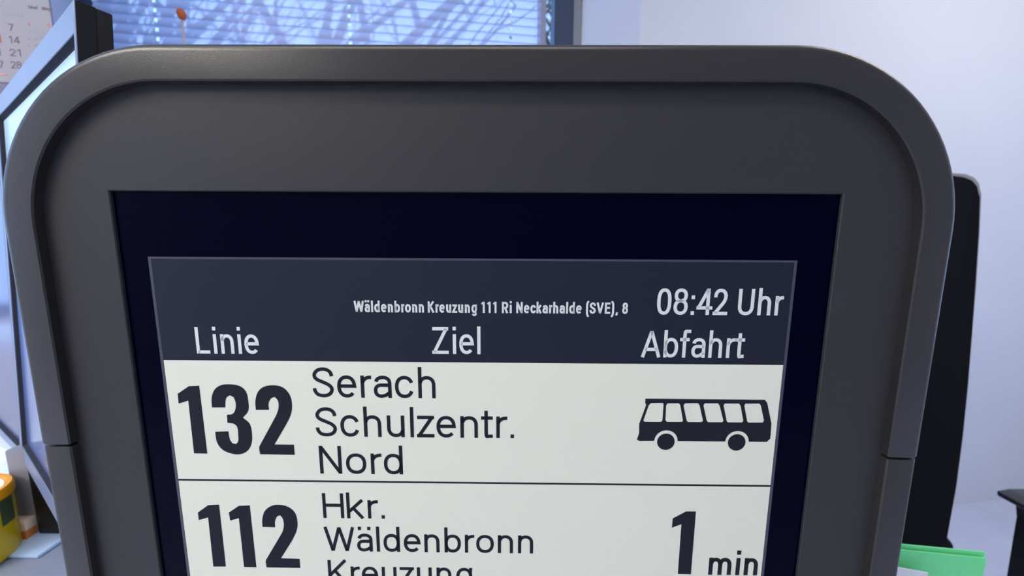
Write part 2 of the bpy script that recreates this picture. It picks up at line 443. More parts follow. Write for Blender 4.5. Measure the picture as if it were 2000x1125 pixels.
# ------------------------------------------------------------------ the room
TH = R(8.0)
A = Vector((math.cos(TH), math.sin(TH), 0)); N = Vector((-math.sin(TH), math.cos(TH), 0))
O = Vector((0, 1.055, 0))
def wp(s_, d, z): 
    v = O + A * s_ + N * d; return (v.x, v.y, z)
ZC = 2.62
def wall_s(px, py, d):
    p = at_plane(px, py, O + N * d, N); return (p - O).dot(A), p.z
S1L = wall_s(152, 10, .42)[0]
S1R = wall_s(1122, 45, .42)[0]; SFR = wall_s(1250, 45, .229)[0]
boxo('floor', (-3.2, 3.2, -2.8, 3.0, -.05, 0), M['floor'])['kind'] = 'structure'
boxo('ceiling', (-3.2, 3.2, -2.8, 1.75, ZC, ZC + .05), M['ceiling'])['kind'] = 'structure'
bm = bmesh.new()
for d_ in ((-2.86, -2.78, -2.8, -.80, 0, ZC), (-2.86, -2.78, .25, 1.3, 0, ZC), (-2.86, -2.78, -.80, .25, 0, .95), (-2.86, -2.78, -.80, .25, 2.35, ZC)):
    box(bm, *d_)
bm_obj('wall_left', bm, M['wall'])['kind'] = 'structure'
w3 = empty('window_3'); w3['kind'] = 'structure'
bm = bmesh.new()
for d_ in ((-2.85, -2.79, -.80, -.74, .95, 2.35), (-2.85, -2.79, .19, .25, .95, 2.35), (-2.85, -2.79, -.74, .19, .95, 1.01), (-2.85, -2.79, -.74, .19, 2.29, 2.35), (-2.85, -2.79, -.30, -.25, 1.01, 2.29)):
    box(bm, *d_)
bm_obj('window_frame', bm, M['frame_dark'], w3)
bm = bmesh.new()
for d_ in ((2.6, 2.7, -2.8, .1, 0, ZC), (2.6, 2.7, 1.0, 2.0, 0, ZC), (2.6, 2.7, .1, 1.0, 0, .5), (2.6, 2.7, .1, 1.0, 1.7, ZC)):
    box(bm, *d_)
bm_obj('wall_right', bm, M['wall'])['kind'] = 'structure'
w4 = empty('added_window'); w4['kind'] = 'structure'  # unseen window, added to let blue light onto the right wall
bm = bmesh.new()
for d_ in ((2.62, 2.68, .1, .16, .5, 1.7), (2.62, 2.68, .94, 1.0, .5, 1.7), (2.62, 2.68, .16, .94, .5, .56), (2.62, 2.68, .16, .94, 1.64, 1.7)):
    box(bm, *d_)
bm_obj('window_frame', bm, M['frame_dark'], w4)
boxo('wall_front', (-3.0, 3.0, -2.8, -2.7, 0, ZC), M['wall'])['kind'] = 'structure'
bm = bmesh.new()
prism(bm, [(SFR, .229), (S1R, .42), (S1R, .55), (3.0, .55), (3.0, .229)], 0, ZC, wp)
prism(bm, [(-1.06, 0), (S1L, .42), (S1L, .55), (-1.34, .55), (-1.34, 0)], 0, ZC, wp)
prism(bm, [(-3.0, 0), (-3.0, .55), (-2.7, .55), (-2.7, 0)], 0, ZC, wp)
prism(bm, [(-2.71, .0005), (-2.71, .55), (-1.2, .55), (-1.1, .0005)], 0, .86, wp)
prism(bm, [(-1.3, .3), (-1.3, .5495), (.40, .5495), (.40, .3)], 0, .86, wp)
prism(bm, [(-2.71, .0005), (-2.71, .55), (-1.2, .55), (-1.1, .0005)], 2.42, ZC, wp)
prism(bm, [(-1.3, .3), (-1.3, .5495), (.40, .5495), (.40, .3)], 2.42, ZC, wp)
wb = bm_obj('wall_back', bm, M['wall']); wb['kind'] = 'structure'
# grey strip along the right reveal beside the dark frame
bm = bmesh.new()
prism(bm, [(S1R, .418), (S1R + .019, .395), (S1R + .014, .391), (S1R - .005, .415)], .885, 2.42, wp)
o = bm_obj('trim_1', bm, M['grey_seal']); o['kind'] = 'structure'
bm = bmesh.new(); prism(bm, [(S1L, .42), (S1R, .42), (S1R + .09, .27), (-1.16, .27)], .861, .885, wp)
o = bm_obj('trim_2', bm, M['white_paper']); o['kind'] = 'structure'

def window(name, s0, s1, z0, z1, d0, w=.074):
    root = empty(name); root['kind'] = 'structure'
    bm = bmesh.new()
    for a0, a1, b0, b1 in ((s0, s0 + w, z0, z1), (s1 - w, s1, z0, z1), (s0 + w, s1 - w, z0, z0 + w), (s0 + w, s1 - w, z1 - w, z1)):
        prism(bm, [(a0, d0), (a1, d0), (a1, d0 + .06), (a0, d0 + .06)], b0, b1, wp)
    bm_obj('window_frame', bm, M['frame_dark'], root)
    bm = bmesh.new(); prism(bm, [(s0 + w, d0 + .03), (s1 - w, d0 + .03), (s1 - w, d0 + .036), (s0 + w, d0 + .036)], z0 + w, z1 - w, wp)
    bm_obj('pane', bm, M['glass'], root)
    return root
window('window_1', S1L, S1R, .885, 2.42, .42)
window('window_2', -2.70, -1.34, .86, 2.42, .42, .05)

# ceiling lamps
for (x, y, sx_, sy_, lab) in ((-1.7, -1.0, .3, .6, 'white rectangular ceiling lamp on the left, behind the viewer'),
                        (1.75, .72, .6, .22, 'white rectangular ceiling lamp on the right, above the chair side'),
                        (-.35, -.30, .77, .12, 'long narrow white ceiling lamp above the departure display')):
    t = empty('ceiling_lamp', (x, y, ZC), 0, lab, 'lamp')
    boxo('lamp_body', (-sx_, sx_, -sy_, sy_, -.06, 0), M['lamp_frame'], t, bev=.006)
    boxo('diffuser', (-sx_ + .02, sx_ - .02, -sy_ + .02, sy_ - .02, -.066, -.058), M['lamp'], t)

# ------------------------------------------------------------------ departure display
D = 0.2961
dd = empty('departure_display', (0, D, 0), -YAW,
           'dark grey bus departure display with a black and white screen, standing in the foreground', 'display')
ZE = EYE.z
def L(u, y, v): return (u / 1000, y / 1000, v / 1000 + ZE)      # millimetres on the face, y away from the viewer

def arch(u0, u1, vt, r, v_end0, v_end1, nseg=22, flip=False):
    """path with outward normals, left end -> top -> right end (mm)"""
    P = [((u0, v_end0), (-1, 0)), ((u0, vt - r), (-1, 0))]
    for k in range(1, nseg + 1):
        a = math.pi - k / nseg * math.pi / 2
        P.append(((u0 + r + r * math.cos(a), vt - r + r * math.sin(a)), (math.cos(a), math.sin(a))))
    for k in range(0, nseg + 1):
        a = math.pi / 2 - k / nseg * math.pi / 2
        P.append(((u1 - r + r * math.cos(a), vt - r + r * math.sin(a)), (math.cos(a), math.sin(a))))
    P.append(((u1, v_end1), (1, 0)))
    if flip: P = [((u, 2 * flip - v), (n[0], -n[1])) for (u, v), n in P]
    return P

def sweep(name, path, prof, m, parent, end_bevel=0.0):
    bm = bmesh.new(); rings = []
    pth = list(path)
    for (u, v), n in pth:
        rings.append([bm.verts.new(L(u - n[0] * i, y, v - n[1] * i)) for i, y in prof])
    k = len(prof)
    for a, b in zip(rings, rings[1:]):
        for j in range(k): bm.faces.new((a[j], a[(j + 1) % k], b[(j + 1) % k], b[j]))
    caps = [bm.faces.new(rings[0][::-1]), bm.faces.new(rings[-1])]
    if end_bevel:
        es = [e for f in caps for e in f.edges]
        bmesh.ops.bevel(bm, geom=es, offset=end_bevel / 1000, segments=2, affect='EDGES', profile=.5)
    o = bm_obj(name, bm, m, parent)
    return auto_smooth(o, 30)

UL, UR, VT, RAD = -382.0, 325.6, 132.2, 128.0
VB = -930.0
def rim_prof(front, wid, fu=6, fd=5, inner=1.0, back=24):
    P = [(wid, 1), (wid, front + inner), (wid - inner, front)]
    n = 7
    for k in range(n + 1):
        a = k / n * math.pi / 2
        P.append((fu - fu * math.sin(a), front + fd - fd * math.cos(a)))
    P += [(0, back), (4, back), (4, 4), (wid - 2, 4)]
    return P
sweep('upper_rim', arch(UL, UR, VT, RAD, -170.1, -174.0), rim_prof(-9, 25.4), M['housing'], dd, .5)
low = arch(UL, UR, VT, RAD, 0, 0)
lowp = [((u, VB + VT - v), (n[0], -n[1])) for (u, v), n in low]
lowp[0] = ((UL, -172.4), (-1, 0)); lowp[-1] = ((UR, -176.4), (1, 0))
sweep('lower_rim', lowp, rim_prof(-8.4, 25.0, inner=1.1), M['housing'], dd, .5)

# back housing
def outline(ins):
    P = []
    a1 = arch(UL + ins, UR - ins, VT - ins, RAD - ins, 0, 0)[1:-1]
    a2 = [(u, VB + VT - v) for (u, v), n in a1][::-1]
    return [p for p, n in a1] + a2
def shell(name, outl_list, m, parent, smooth=True):
    bm = bmesh.new(); rings = [[bm.verts.new(L(u, y, v)) for u, v in outl] for outl, y in outl_list]
    for a, b in zip(rings, rings[1:]):
        n = len(a)
        for j in range(n): bm.faces.new((a[j], a[(j + 1) % n], b[(j + 1) % n], b[j]))
    bm.faces.new(rings[0][::-1]); bm.faces.new(rings[-1])
    o = bm_obj(name, bm, m, parent); return auto_smooth(o, 30)
shell('housing', [(outline(4.5), 4.5), (outline(4.5), 24), (outline(9), 32), (outline(16), 37)], M['housing'], dd)

# fascia with opening for the screen
bu0, bu1, bv1, bv0 = -304.8, 246.2, 31.8, -745.0
def ring_face(bm, outer, hole, y):
    vo = [bm.verts.new(L(u, y, v)) for u, v in outer]; vh = [bm.verts.new(L(u, y, v)) for u, v in hole]
    return vo, vh
def fascia():
    outer = outline(23.5); hole = [(bu0, bv0), (bu0, bv1), (bu1, bv1), (bu1, bv0)]
    h2 = [(bu0 + .7, bv0 + .7), (bu0 + .7, bv1 - .7), (bu1 - .7, bv1 - .7), (bu1 - .7, bv0 + .7)]
    me = poly_mesh([outer, hole])
    bm = bmesh.new(); bm.from_mesh(me)
    for v in bm.verts: v.co = L(v.co.x, -2.0, v.co.y)
    bmesh.ops.remove_doubles(bm, verts=bm.verts, dist=1e-7)
    def loop(pts, y): return [bm.verts.new(L(u, y, v)) for u, v in pts]
    a, b, c = loop(hole, -2.0), loop(h2, -1.3), loop(h2, .8)
    for x, y in ((a, b), (b, c)):
        for j in range(4): bm.faces.new((x[j], x[(j + 1) % 4], y[(j + 1) % 4], y[j]))
    a, b = loop(outer, -2.0), loop(outer, .8)
    for j in range(len(outer)): bm.faces.new((a[j], a[(j + 1) % len(outer)], b[(j + 1) % len(outer)], b[j]))
    bmesh.ops.remove_doubles(bm, verts=bm.verts, dist=1e-7)
    return bm_obj('fascia', bm, M['fascia'], dd)
fascia()
screen = boxo('screen', (bu0 / 1000 - .004, bu1 / 1000 + .004, .0006, .0040, bv0 / 1000 + ZE - .004, bv1 / 1000 + ZE + .004), M['glass_black'], dd)
screen['label'] = 'black glass screen'
def plate(name, u0, u1, v0, v1, y0, y1, m, lab=None):
    o = boxo(name, (u0 / 1000, u1 / 1000, y0 / 1000, y1 / 1000, v0 / 1000 + ZE, v1 / 1000 + ZE), m, screen)
    if lab: o['label'] = lab
    return o
au0, au1, av1, hv, rv = -280.6, 216.2, -19.4, -100.6, -206.1
RH = 105.6
plate('header_panel', au0, au1, hv, av1 - .6, .25, .6, M['header'], 'dark blue heading band')
plate('heading_line', au0, au1, hv - .9, hv, .2, .6, M['ink'])
v = hv - .9
k = 0
while v > -680:
    nv = rv - RH * k
    plate('row_panel', au0 + .2, au1 - .2, nv + .8, v, .25, .6, M['paper'])
    plate('row_line', au0 + .2, au1 - .2, nv - .8, nv + .8, .2, .6, M['ink'])
    v = nv - .8; k += 1
VBOT = v
bm = bmesh.new()
for (a0, a1, b0, b1) in ((au0 - 2.2, au0, VBOT, av1 + 1.0), (au1, au1 + 2.2, VBOT, av1 + 1.0), (au0, au1, av1 - .6, av1 + 1.0)):
    box(bm, a0 / 1000, a1 / 1000, .0002, .0006, b0 / 1000 + ZE, b1 / 1000 + ZE)
bm_obj('screen_border', bm, M['border'], screen)

def put_text(string, u0, u1, base, height, m, stem=2.8, ref='cap', lab=None, name='lettering', tr=0.0):
    me = fit_text(string, u0 / 1000, u1 / 1000, height / 1000, stem / 1000, ref, tr)
    me = remap(me, lambda x, y, z: (x, .00024 - z, y + base / 1000 + ZE), .00012)
    o = link(name, me, m, screen); o['label'] = lab or ('lettering reading ' + string)
    return o
def put_shape(loops, m, name='lettering', lab=None):
    me = poly_mesh([[(x / 1000, y / 1000) for x, y in lp] for lp in loops])
    me = remap(me, lambda x, y, z: (x, .00024 - z, y + ZE), .00012)
    o = link(name, me, m, screen)
    if lab: o['label'] = lab
    return o
put_text('Linie', -252.5, -201.8, -95.8, 21.6, M['white_ink'], 2.6)
put_text('Ziel', -63.4, -24.8, -94.5, 21.8, M['white_ink'], 2.6)
put_text('Abfahrt', 102.7, 184.0, -96.0, 21.6, M['white_ink'], 2.6)
put_text('08:42 Uhr', 113.2, 211.0, -61.4, 20.8, M['white_ink'], 2.6)
put_text('Wäldenbronn Kreuzung 111 Ri Neckarhalde (SVE), 8', -124.3, 90.7, -61.0, 8.9, M['white_ink'], 1.5)
put_text('Serach', -161.2, -61.4, -131.9, 25.4, M['ink'], 2.9)
put_text('Schulzentr.', -161.0, 2.3, -165.8, 25.4, M['ink'], 2.9)
put_text('Nord', -159.7, -90.2, -199.0, 24.8, M['ink'], 2.9)
put_text('Hkr.', -159.7, -107.1, -240.0, 23.0, M['ink'], 2.8)
put_text('Wäldenbronn', -160.3, 19.3, -271.4, 23.0, M['ink'], 2.8)
put_text('Kreuzung', -158.8, -33.2, -303.5, 23.4, M['ink'], 2.8)
put_text('min', 170.5, 212.5, -289.8, 16.4, M['ink'], 3.5, 'x')
one132 = [(-272.2,-130.0),(-262.4,-123.4),(-253.8,-122.9),(-253.3,-182.1),(-264.4,-182.0),(-264.1,-135.7),(-272.3,-138.4)]
three = [(-245.2,-141.4),(-244.6,-133.1),(-241.5,-126.1),(-236.2,-122.4),(-228.6,-121.5),(-220.5,-123.0),(-216.0,-127.6),(-214.8,-136.3),(-215.6,-144.1),(-220.5,-150.1),(-215.3,-155.6),(-214.3,-165.3),(-215.6,-173.4),(-219.5,-179.4),(-226.0,-182.4),(-232.8,-181.9),(-240.1,-178.5),(-244.1,-171.9),(-244.7,-162.6),(-233.7,-162.1),(-233.2,-169.1),(-231.4,-172.7),(-228.6,-173.4),(-226.5,-171.2),(-225.8,-165.5),(-226.0,-158.3),(-228.6,-155.5),(-233.7,-154.7),(-233.5,-147.6),(-228.9,-146.9),(-226.2,-143.3),(-225.3,-137.2),(-226.5,-132.4),(-229.5,-130.8),(-232.8,-133.5),(-234.2,-141.3)]
two = [(-209.2,-143.2),(-208.9,-135.3),(-206.0,-127.5),(-200.7,-123.2),(-192.4,-122.0),(-185.1,-124.0),(-180.3,-130.2),(-179.1,-138.5),(-180.5,-146.4),(-185.0,-155.3),(-196.3,-173.4),(-180.1,-173.4),(-180.1,-182.4),(-209.0,-182.2),(-209.0,-175.1),(-193.7,-149.2),(-190.6,-142.1),(-190.3,-135.5),(-192.7,-131.9),(-195.7,-133.1),(-198.2,-137.3),(-198.4,-143.1)]
put_shape([one132], M['ink'], 'numeral', 'dark numeral 1')
put_shape([smooth_loop([(x, y) for x, y in three], 45)], M['ink'], 'numeral', 'dark numeral 3')
put_shape([smooth_loop(two, 45)], M['ink'], 'numeral', 'dark numeral 2')
put_shape([[(-267.0,-236.2),(-257.6,-229.3),(-248.1,-228.6),(-248.0,-287.7),(-259.0,-287.9),(-258.7,-240.7),(-267.0,-243.3)]], M['ink'], 'numeral', 'dark numeral 1')
put_shape([[(-240.4,-235.9),(-231.3,-229.6),(-221.9,-229.1),(-221.3,-288.0),(-232.1,-287.9),(-232.3,-241.1),(-240.0,-243.5)]], M['ink'], 'numeral', 'dark numeral 1')
two112 = [(-212.7,-249.1),(-212.2,-241.8),(-209.5,-234.2),(-203.6,-229.4),(-196.5,-228.2),(-188.9,-230.2),(-183.6,-235.8),(-182.2,-245.3),(-183.8,-252.9),(-188.7,-262.7),(-199.1,-279.0),(-182.9,-279.4),(-182.9,-288.2),(-212.4,-288.0),(-212.2,-280.5),(-196.6,-255.0),(-194.3,-248.3),(-194.5,-241.6),(-196.5,-238.0),(-199.3,-239.2),(-201.6,-244.2),(-201.7,-249.3)]
put_shape([smooth_loop(two112, 45)], M['ink'], 'numeral', 'dark numeral 2')
put_shape([[(136.8,-236.8),(147.6,-230.2),(155.9,-230.1),(155.8,-289.6),(144.5,-289.4),(144.5,-242.0),(136.7,-245.4)]], M['ink'], 'numeral', 'dark numeral 1 above the word min')
bus = [(108.2,-130.6),(204.2,-130.7),(206.3,-133.3),(211.5,-151.3),(211.7,-163.9),(209.2,-166.9),(194.9,-166.9),(193.1,-162.8),(189.8,-159.3),(184.4,-157.9),(179.3,-159.4),(176.6,-163.0),(175.1,-167.2),(136.6,-167.2),(135.1,-163.2),(132.1,-159.6),(127.1,-158.1),(122.0,-159.3),(118.8,-162.6),(117.1,-166.8),(105.1,-167.0),(103.1,-166.0),(104.6,-160.3),(104.3,-152.3),(109.1,-136.0),(108.2,-134.2)]
wins = [[(112.7,-134.4),(122.3,-134.1),(123.1,-135.1),(123.0,-149.3),(121.8,-150.4),(108.7,-150.4),(107.5,-149.5),(111.1,-136.4)],
[(126.4,-134.4),(135.3,-134.3),(136.6,-135.8),(139.7,-149.2),(139.0,-150.2),(126.7,-150.3),(125.4,-148.9),(125.2,-136.3)],
[(140.2,-134.3),(150.5,-134.0),(152.1,-135.6),(155.9,-149.0),(155.0,-150.2),(143.9,-150.3),(142.7,-149.2),(139.2,-136.2)],
[(156.1,-134.1),(166.8,-134.0),(168.3,-135.9),(172.4,-148.9),(171.6,-150.2),(160.3,-150.3),(158.9,-149.0),(155.3,-136.0)],
[(172.4,-134.1),(183.5,-134.0),(185.1,-135.7),(188.5,-148.7),(187.7,-150.2),(176.3,-150.3),(175.1,-149.2),(171.4,-135.8)],
[(189.0,-134.0),(200.1,-133.9),(201.4,-135.6),(205.2,-148.5),(204.2,-150.2),(192.7,-150.3),(191.6,-149.1),(188.1,-135.7)]]
def arc_pts(cx, cy, r, a0, a1, n):
    return [(cx + r * math.cos(R(a0 + (a1 - a0) * k / n)), cy + r * math.sin(R(a0 + (a1 - a0) * k / n))) for k in range(n + 1)]
busl = bus[:6] + arc_pts(184.9, -167.2, 9.6, 2, 178, 14) + arc_pts(126.9, -167.2, 9.6, 2, 178, 14) + bus[20:]
whl = [arc_pts(126.9, -167.6, 7.2, 0, 345, 23), arc_pts(184.7, -167.6, 7.2, 0, 345, 23)]
put_shape([busl] + wins, M['ink'], 'bus_symbol', 'dark bus pictogram with six windows')
for w_ in whl: put_shape([w_], M['ink'], 'bus_symbol_wheel')

# stand below the frame: column and foot plate on the floor
boxo('stand_column', (-.13, .08, .012, .040, .04, ZE + VB / 1000 + .06), M['housing'], dd, bev=.004)
boxo('foot_plate', (-.30, .24, -.17, .20, 0, .04), M['housing'], dd, bev=.006)

# ------------------------------------------------------------------ monitors at left
def monitor(name, corner, yaw, tilt, Wd, H, b, T, label, side_mat, scr='mon_screen'):
    """corner: far bottom-left corner; width runs towards the viewer"""
    e = Vector((math.cos(yaw), -math.sin(yaw), 0)); n0 = Vector((-math.sin(yaw), -math.cos(yaw), 0)); z = Vector((0, 0, 1))
    up_ = z * math.cos(tilt) - n0 * math.sin(tilt); nn = n0 * math.cos(tilt) + z * math.sin(tilt)
    c = Vector(corner)
    root = empty(name, (c.x, c.y, c.z), 0, label, 'monitor')
    def P(a, q, h): return e * a + up_ * h + nn * q
    def pb(bm, a0, a1, q0, q1, h0, h1, bev=0):
        g_ = box(bm, a0, a1, q0, q1, h0, h1, bev=bev)
        for v_ in g_: v_.co = P(*v_.co)
    bm = bmesh.new(); pb(bm, 0.0, Wd, -T, -.0132, 0.0, H, .0015)
    for d_ in ((0, .0024, 0, H), (Wd - .0018, Wd, 0, H), (.0024, Wd - .0018, 0, .0024), (.0024, Wd - .0018, H - .0024, H)):
        pb(bm, d_[0], d_[1], -.0133, -.0013, d_[2], d_[3])
    auto_smooth(bm_obj('monitor_back', bm, side_mat, root))
    bm = bmesh.new()      # picture-frame bezel, proud of the screen, with a chamfered inner lip
    o_ = [(0, 0), (Wd, 0), (Wd, H), (0, H)]
    def inset(t_):
        r_ = min(t_, .0022) if t_ <= b else .0022 + (t_ - b) * .1
        l_ = t_ * .5 if t_ <= b else b * .5 + (t_ - b) * .8
        return [(l_, t_), (Wd - r_, t_), (Wd - r_, H - t_), (l_, H - t_)]
    levels = [(inset(0), -.0013), (inset(0), -.0008), (inset(.0015), 0), (inset(b), 0), (inset(b), -.0065)]
    rg = [[bm.verts.new(P(a_, q_, h_)) for a_, h_ in pl] for pl, q_ in levels]
    for r1, r2 in zip(rg, rg[1:]):
        for j in range(4): bm.faces.new((r1[j], r1[(j + 1) % 4], r2[(j + 1) % 4], r2[j]))
    bm_obj('bezel', bm, M['mon_bezel'], root)
    bm = bmesh.new()
    l2 = [(inset(b), -.0008), (inset(b + .003), -.0045), (inset(b + .0045), -.0052)]
    rg = [[bm.verts.new(P(a_, q_, h_)) for a_, h_ in pl] for pl, q_ in l2]
    for r1, r2 in zip(rg, rg[1:]):
        for j in range(4): bm.faces.new((r1[j], r1[(j + 1) % 4], r2[(j + 1) % 4], r2[j]))
    bm_obj('inner_lip', bm, M['mon_groove'], root)
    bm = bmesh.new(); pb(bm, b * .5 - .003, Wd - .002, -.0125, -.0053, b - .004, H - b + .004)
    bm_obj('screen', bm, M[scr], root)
    return root
k = 1.38
mc = EYE + Vector((-0.56599859, 0.41277894, -0.26041751)) * k
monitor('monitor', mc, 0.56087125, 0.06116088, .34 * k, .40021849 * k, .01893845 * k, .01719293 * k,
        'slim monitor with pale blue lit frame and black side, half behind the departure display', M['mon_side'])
pz = at_z(0, 852, mc.z)
dv = Vector((mc.x - pz.x, mc.y - pz.y, 0)); ya = math.atan2(-dv.y, dv.x)
e2 = dv.normalized()
mc2 = mc - e2 * .305 + Vector((0, 0, 0))
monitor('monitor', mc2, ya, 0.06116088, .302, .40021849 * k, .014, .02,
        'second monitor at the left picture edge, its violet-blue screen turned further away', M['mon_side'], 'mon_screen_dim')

# ------------------------------------------------------------------ desk
ZD = .70
desk = empty('desk', (-.4, .6, 0), 0, 'pale grey office desk behind the departure display, carrying monitors and yellow tub', 'desk')
def dbox(name, x0, x1, y0, y1, z0, z1, m, bev=.002): return boxo(name, (x0 + .4, x1 + .4, y0 - .6, y1 - .6, z0, z1), m, desk, bev=bev)
dbox('desk_top', -1.25, .56, .355, .845, ZD - .028, ZD, M['desk'])
for x in (-1.2, .48):
    for y in (.40, .78): dbox('leg', x, x + .05, y, y + .05, 0, ZD - .028, M['stand_grey'])

# monitor stand
P1 = at_z(68, 1046, ZD)
ms = empty('monitor_stand', (P1.x, P1.y, ZD), 0, 'grey upright monitor stand column on a pale glossy foot, left of the departure display', 'stand')
boxo('column', (-.024, .010, .0, .02, .006, .145), M['stand_grey'], ms, bev=.003)
boxo('foot', (-.030, .060, -.045, .05, 0, .006), mat('foot_pale', (176, 200, 235), .2, .6), ms, bev=.003)
boxo('shade_block', (.011, .06, -.004, .03, .006, .14), M['black_plastic'], ms, bev=.004)  # black block put in for the shaded gap beside the column

# yellow tub
cy = .497; cx_ = (-72 - 1000) / F_PX * (cy * math.cos(PITCH) + .45 * math.sin(PITCH))
RT_ = .052
tub = empty('plastic_tub', (cx_ + .0, cy, ZD), 0, 'yellow plastic tub with orange-yellow lid at the lower left edge', 'tub')
tz = at(20, 970, cy).z - ZD
bm = bmesh.new(); lathe(bm, [(.045, 0), (RT_ - .003, .003), (RT_, .008), (RT_ + .0005, tz - .02), (RT_ - .004, tz - .015), (RT_ - .004, tz - .008)], n=56)
auto_smooth(bm_obj('tub_body', bm, M['yellow'], tub))
bm = bmesh.new(); lathe(bm, [(RT_, tz - .016), (RT_ + .003, tz - .014), (RT_ + .003, tz - .004), (RT_ + .001, tz), (RT_ - .004, tz), (RT_ - .006, tz - .004)], n=56)
auto_smooth(bm_obj('lid', bm, M['orange_yellow'], tub))
bm = bmesh.new(); lathe(bm, [(RT_ - .0065, tz - .0042), (RT_ - .0065, tz - .003), (.03, tz - .0018)], n=56)
auto_smooth(bm_obj('lid_disc', bm, M['white_paper'], tub))
bm = bmesh.new()
ang0, ang1 = R(10), R(34)
n = 10; ra = RT_ + .0009
lo = [bm.verts.new((ra * math.cos(ang0 + (ang1 - ang0) * i / n), ra * math.sin(ang0 + (ang1 - ang0) * i / n), tz * .50)) for i in range(n + 1)]
hi = [bm.verts.new((ra * math.cos(ang0 + (ang1 - ang0) * i / n), ra * math.sin(ang0 + (ang1 - ang0) * i / n), tz * .84)) for i in range(n + 1)]
for i in range(n): bm.faces.new((lo[i], lo[i + 1], hi[i + 1], hi[i]))
bm_obj('side_label', bm, M['label_dark'], tub)

# crumpled film bag on a black box, and wooden block, behind the tub
pb_ = at(20, 985, .66)
bxb = empty('storage_box', (pb_.x, .68, ZD), R(-6), 'low black box under the pale plastic bag, behind the yellow tub', 'box')
ztop = at(20, 962, .66).z - ZD
boxo('box_body', (-.10, .052, -.03, .08, 0, max(ztop - .012, .02)), M['black_plastic'], bxb, bev=.003)
boxo('box_lid', (-.103, .055, -.033, .083, max(ztop - .011, .021), max(ztop, .03)), M['black_plastic'], bxb, bev=.003)
# bag
bm = bmesh.new()
bmesh.ops.create_icosphere(bm, subdivisions=3, radius=1)
rr = random.Random(3)
for v_ in bm.verts:
    c = v_.co
    q = 1 + .16 * math.sin(5 * c.x + 3 * c.z) + .12 * math.sin(7 * c.y - 4 * c.z + 1) + rr.uniform(-.05, .05)
    zz = max(c.z, -.25)
    v_.co = (c.x * .085 * q, c.y * .055 * q, (zz + .25) * .052 * q * (1 - .35 * c.x))
zz0 = min(v_.co.z for v_ in bm.verts)
for v_ in bm.verts: v_.co.z -= zz0
o = bm_obj('plastic_bag', bm, M['bag']); o.location = (pb_.x - .035, .70, ZD + max(ztop, .03) + .0005)
tag(o, 'crumpled pale translucent plastic bag on the black box at the left', 'bag')
pw = at(46, 1012, .55)
wb_ = empty('wooden_block', (pw.x, .55, ZD), R(4), 'small beige-topped block with an orange wood edge, right of the yellow tub', 'block')
zt = pw.z - ZD
zt = .035
boxo('block_base', (-.05, .014, -.012, .02, 0, zt * .55), M['wood'], wb_, bev=.001)
boxo('block_top', (-.05, .014, -.012, .02, zt * .55, zt), M['beige'], wb_, bev=.001)

# ------------------------------------------------------------------ green folder and white sheet, lower right
YF = .44
g0, g1 = at(1690, 1066.5, YF + .0), at(1938, 1090, YF)
gf = empty('folder', (g0.x, YF, ZD), 0, 'bright green card folder standing upright at the lower right', 'folder')
gw = g1.x - g0.x; gh0 = g0.z - ZD; gh1 = g1.z - ZD
def slab(name, pts, y0, y1, m, parent, bev=0.0):
    bm = bmesh.new(); a_ = [bm.verts.new((x, y0, z)) for x, z in pts]; b_ = [bm.verts.new((x, y1, z)) for x, z in pts]
    n = len(pts); bm.faces.new(a_); bm.faces.new(b_[::-1])
    for i in range(n): bm.faces.new((a_[i], a_[(i + 1) % n], b_[(i + 1) % n], b_[i]))
    if bev: bmesh.ops.bevel(bm, geom=list(bm.edges), offset=bev, segments=3, affect='EDGES', profile=.5)
    return bm_obj(name, bm, m, parent)
slab('front_cover', [(0, 0), (gw - .001, 0), (gw - .001, gh1 - .0045), (0, gh0 - .0045)], .0045, .006, M['green'], gf)
slab('back_cover', [(0, 0), (gw + .002, 0), (gw + .002, gh1), (0, gh0)], .009, .0105, M['green'], gf)
slab('spine', [(0, 0), (gw, 0), (gw, .002), (0, .002)], .006, .009, M['green'], gf)
slab('inner_sheets', [(.003, .002), (gw - .012, .002), (gw - .012, gh1 - .012), (.003, gh0 - .012)], .0065, .0085, M['white_paper'], gf)
w0, w1 = at(1700, 1097, YF - .01), at(1812, 1118, YF - .01)
o = slab('paper_sheet', [(w0.x, ZD + .0005), (w1.x - .006, ZD + .0005), (w1.x, w1.z), (w0.x, w0.z)], YF - .0108, YF - .01, M['white_paper'], None)
tag(o, 'white paper sheet leaning in front of the green folder', 'paper')

# ------------------------------------------------------------------ office chair, right
chair = empty('office_chair', (1.12, .95, 0), 0, 'black high-backed office chair standing by the white wall on the right', 'chair')
def CL(p): return Vector(p) - Vector((1.12, .95, 0))
# backrest plane, turned a little away
pn = Vector((-.45, -1, 0)).normalized(); p0 = Vector((.98, .80, 0))
edge_px = [(1690, 343), (1860, 343), (1884, 345), (1901, 352), (1911, 364), (1914, 385), (1912, 450), (1905, 560), (1898, 660), (1891, 750), (1881, 850), (1868, 950), (1850, 1050), (1835, 1125), (1690, 1125)]
pts = [at_plane(x, y, p0, pn) for x, y in edge_px]
def thick(name, pts, t0, t1, m, curve=.0, bev=.004):
    bm = bmesh.new(); off0 = -pn * t0; off1 = -pn * t1
    a_ = [bm.verts.new(CL(p + off0)) for p in pts]; b_ = [bm.verts.new(CL(p + off1)) for p in pts]
    n = len(pts); bm.faces.new(a_); bm.faces.new(b_[::-1])
    for i in range(n): bm.faces.new((a_[i], a_[(i + 1) % n], b_[(i + 1) % n], b_[i]))
    if bev: bmesh.ops.bevel(bm, geom=[e for e in bm.edges], offset=bev, segments=3, affect='EDGES', profile=.5)
    return auto_smooth(bm_obj(name, bm, m, chair), 40)
cen = sum(pts, Vector()) / len(pts)
thick('backrest', pts, 0, .03, M['fabric'])
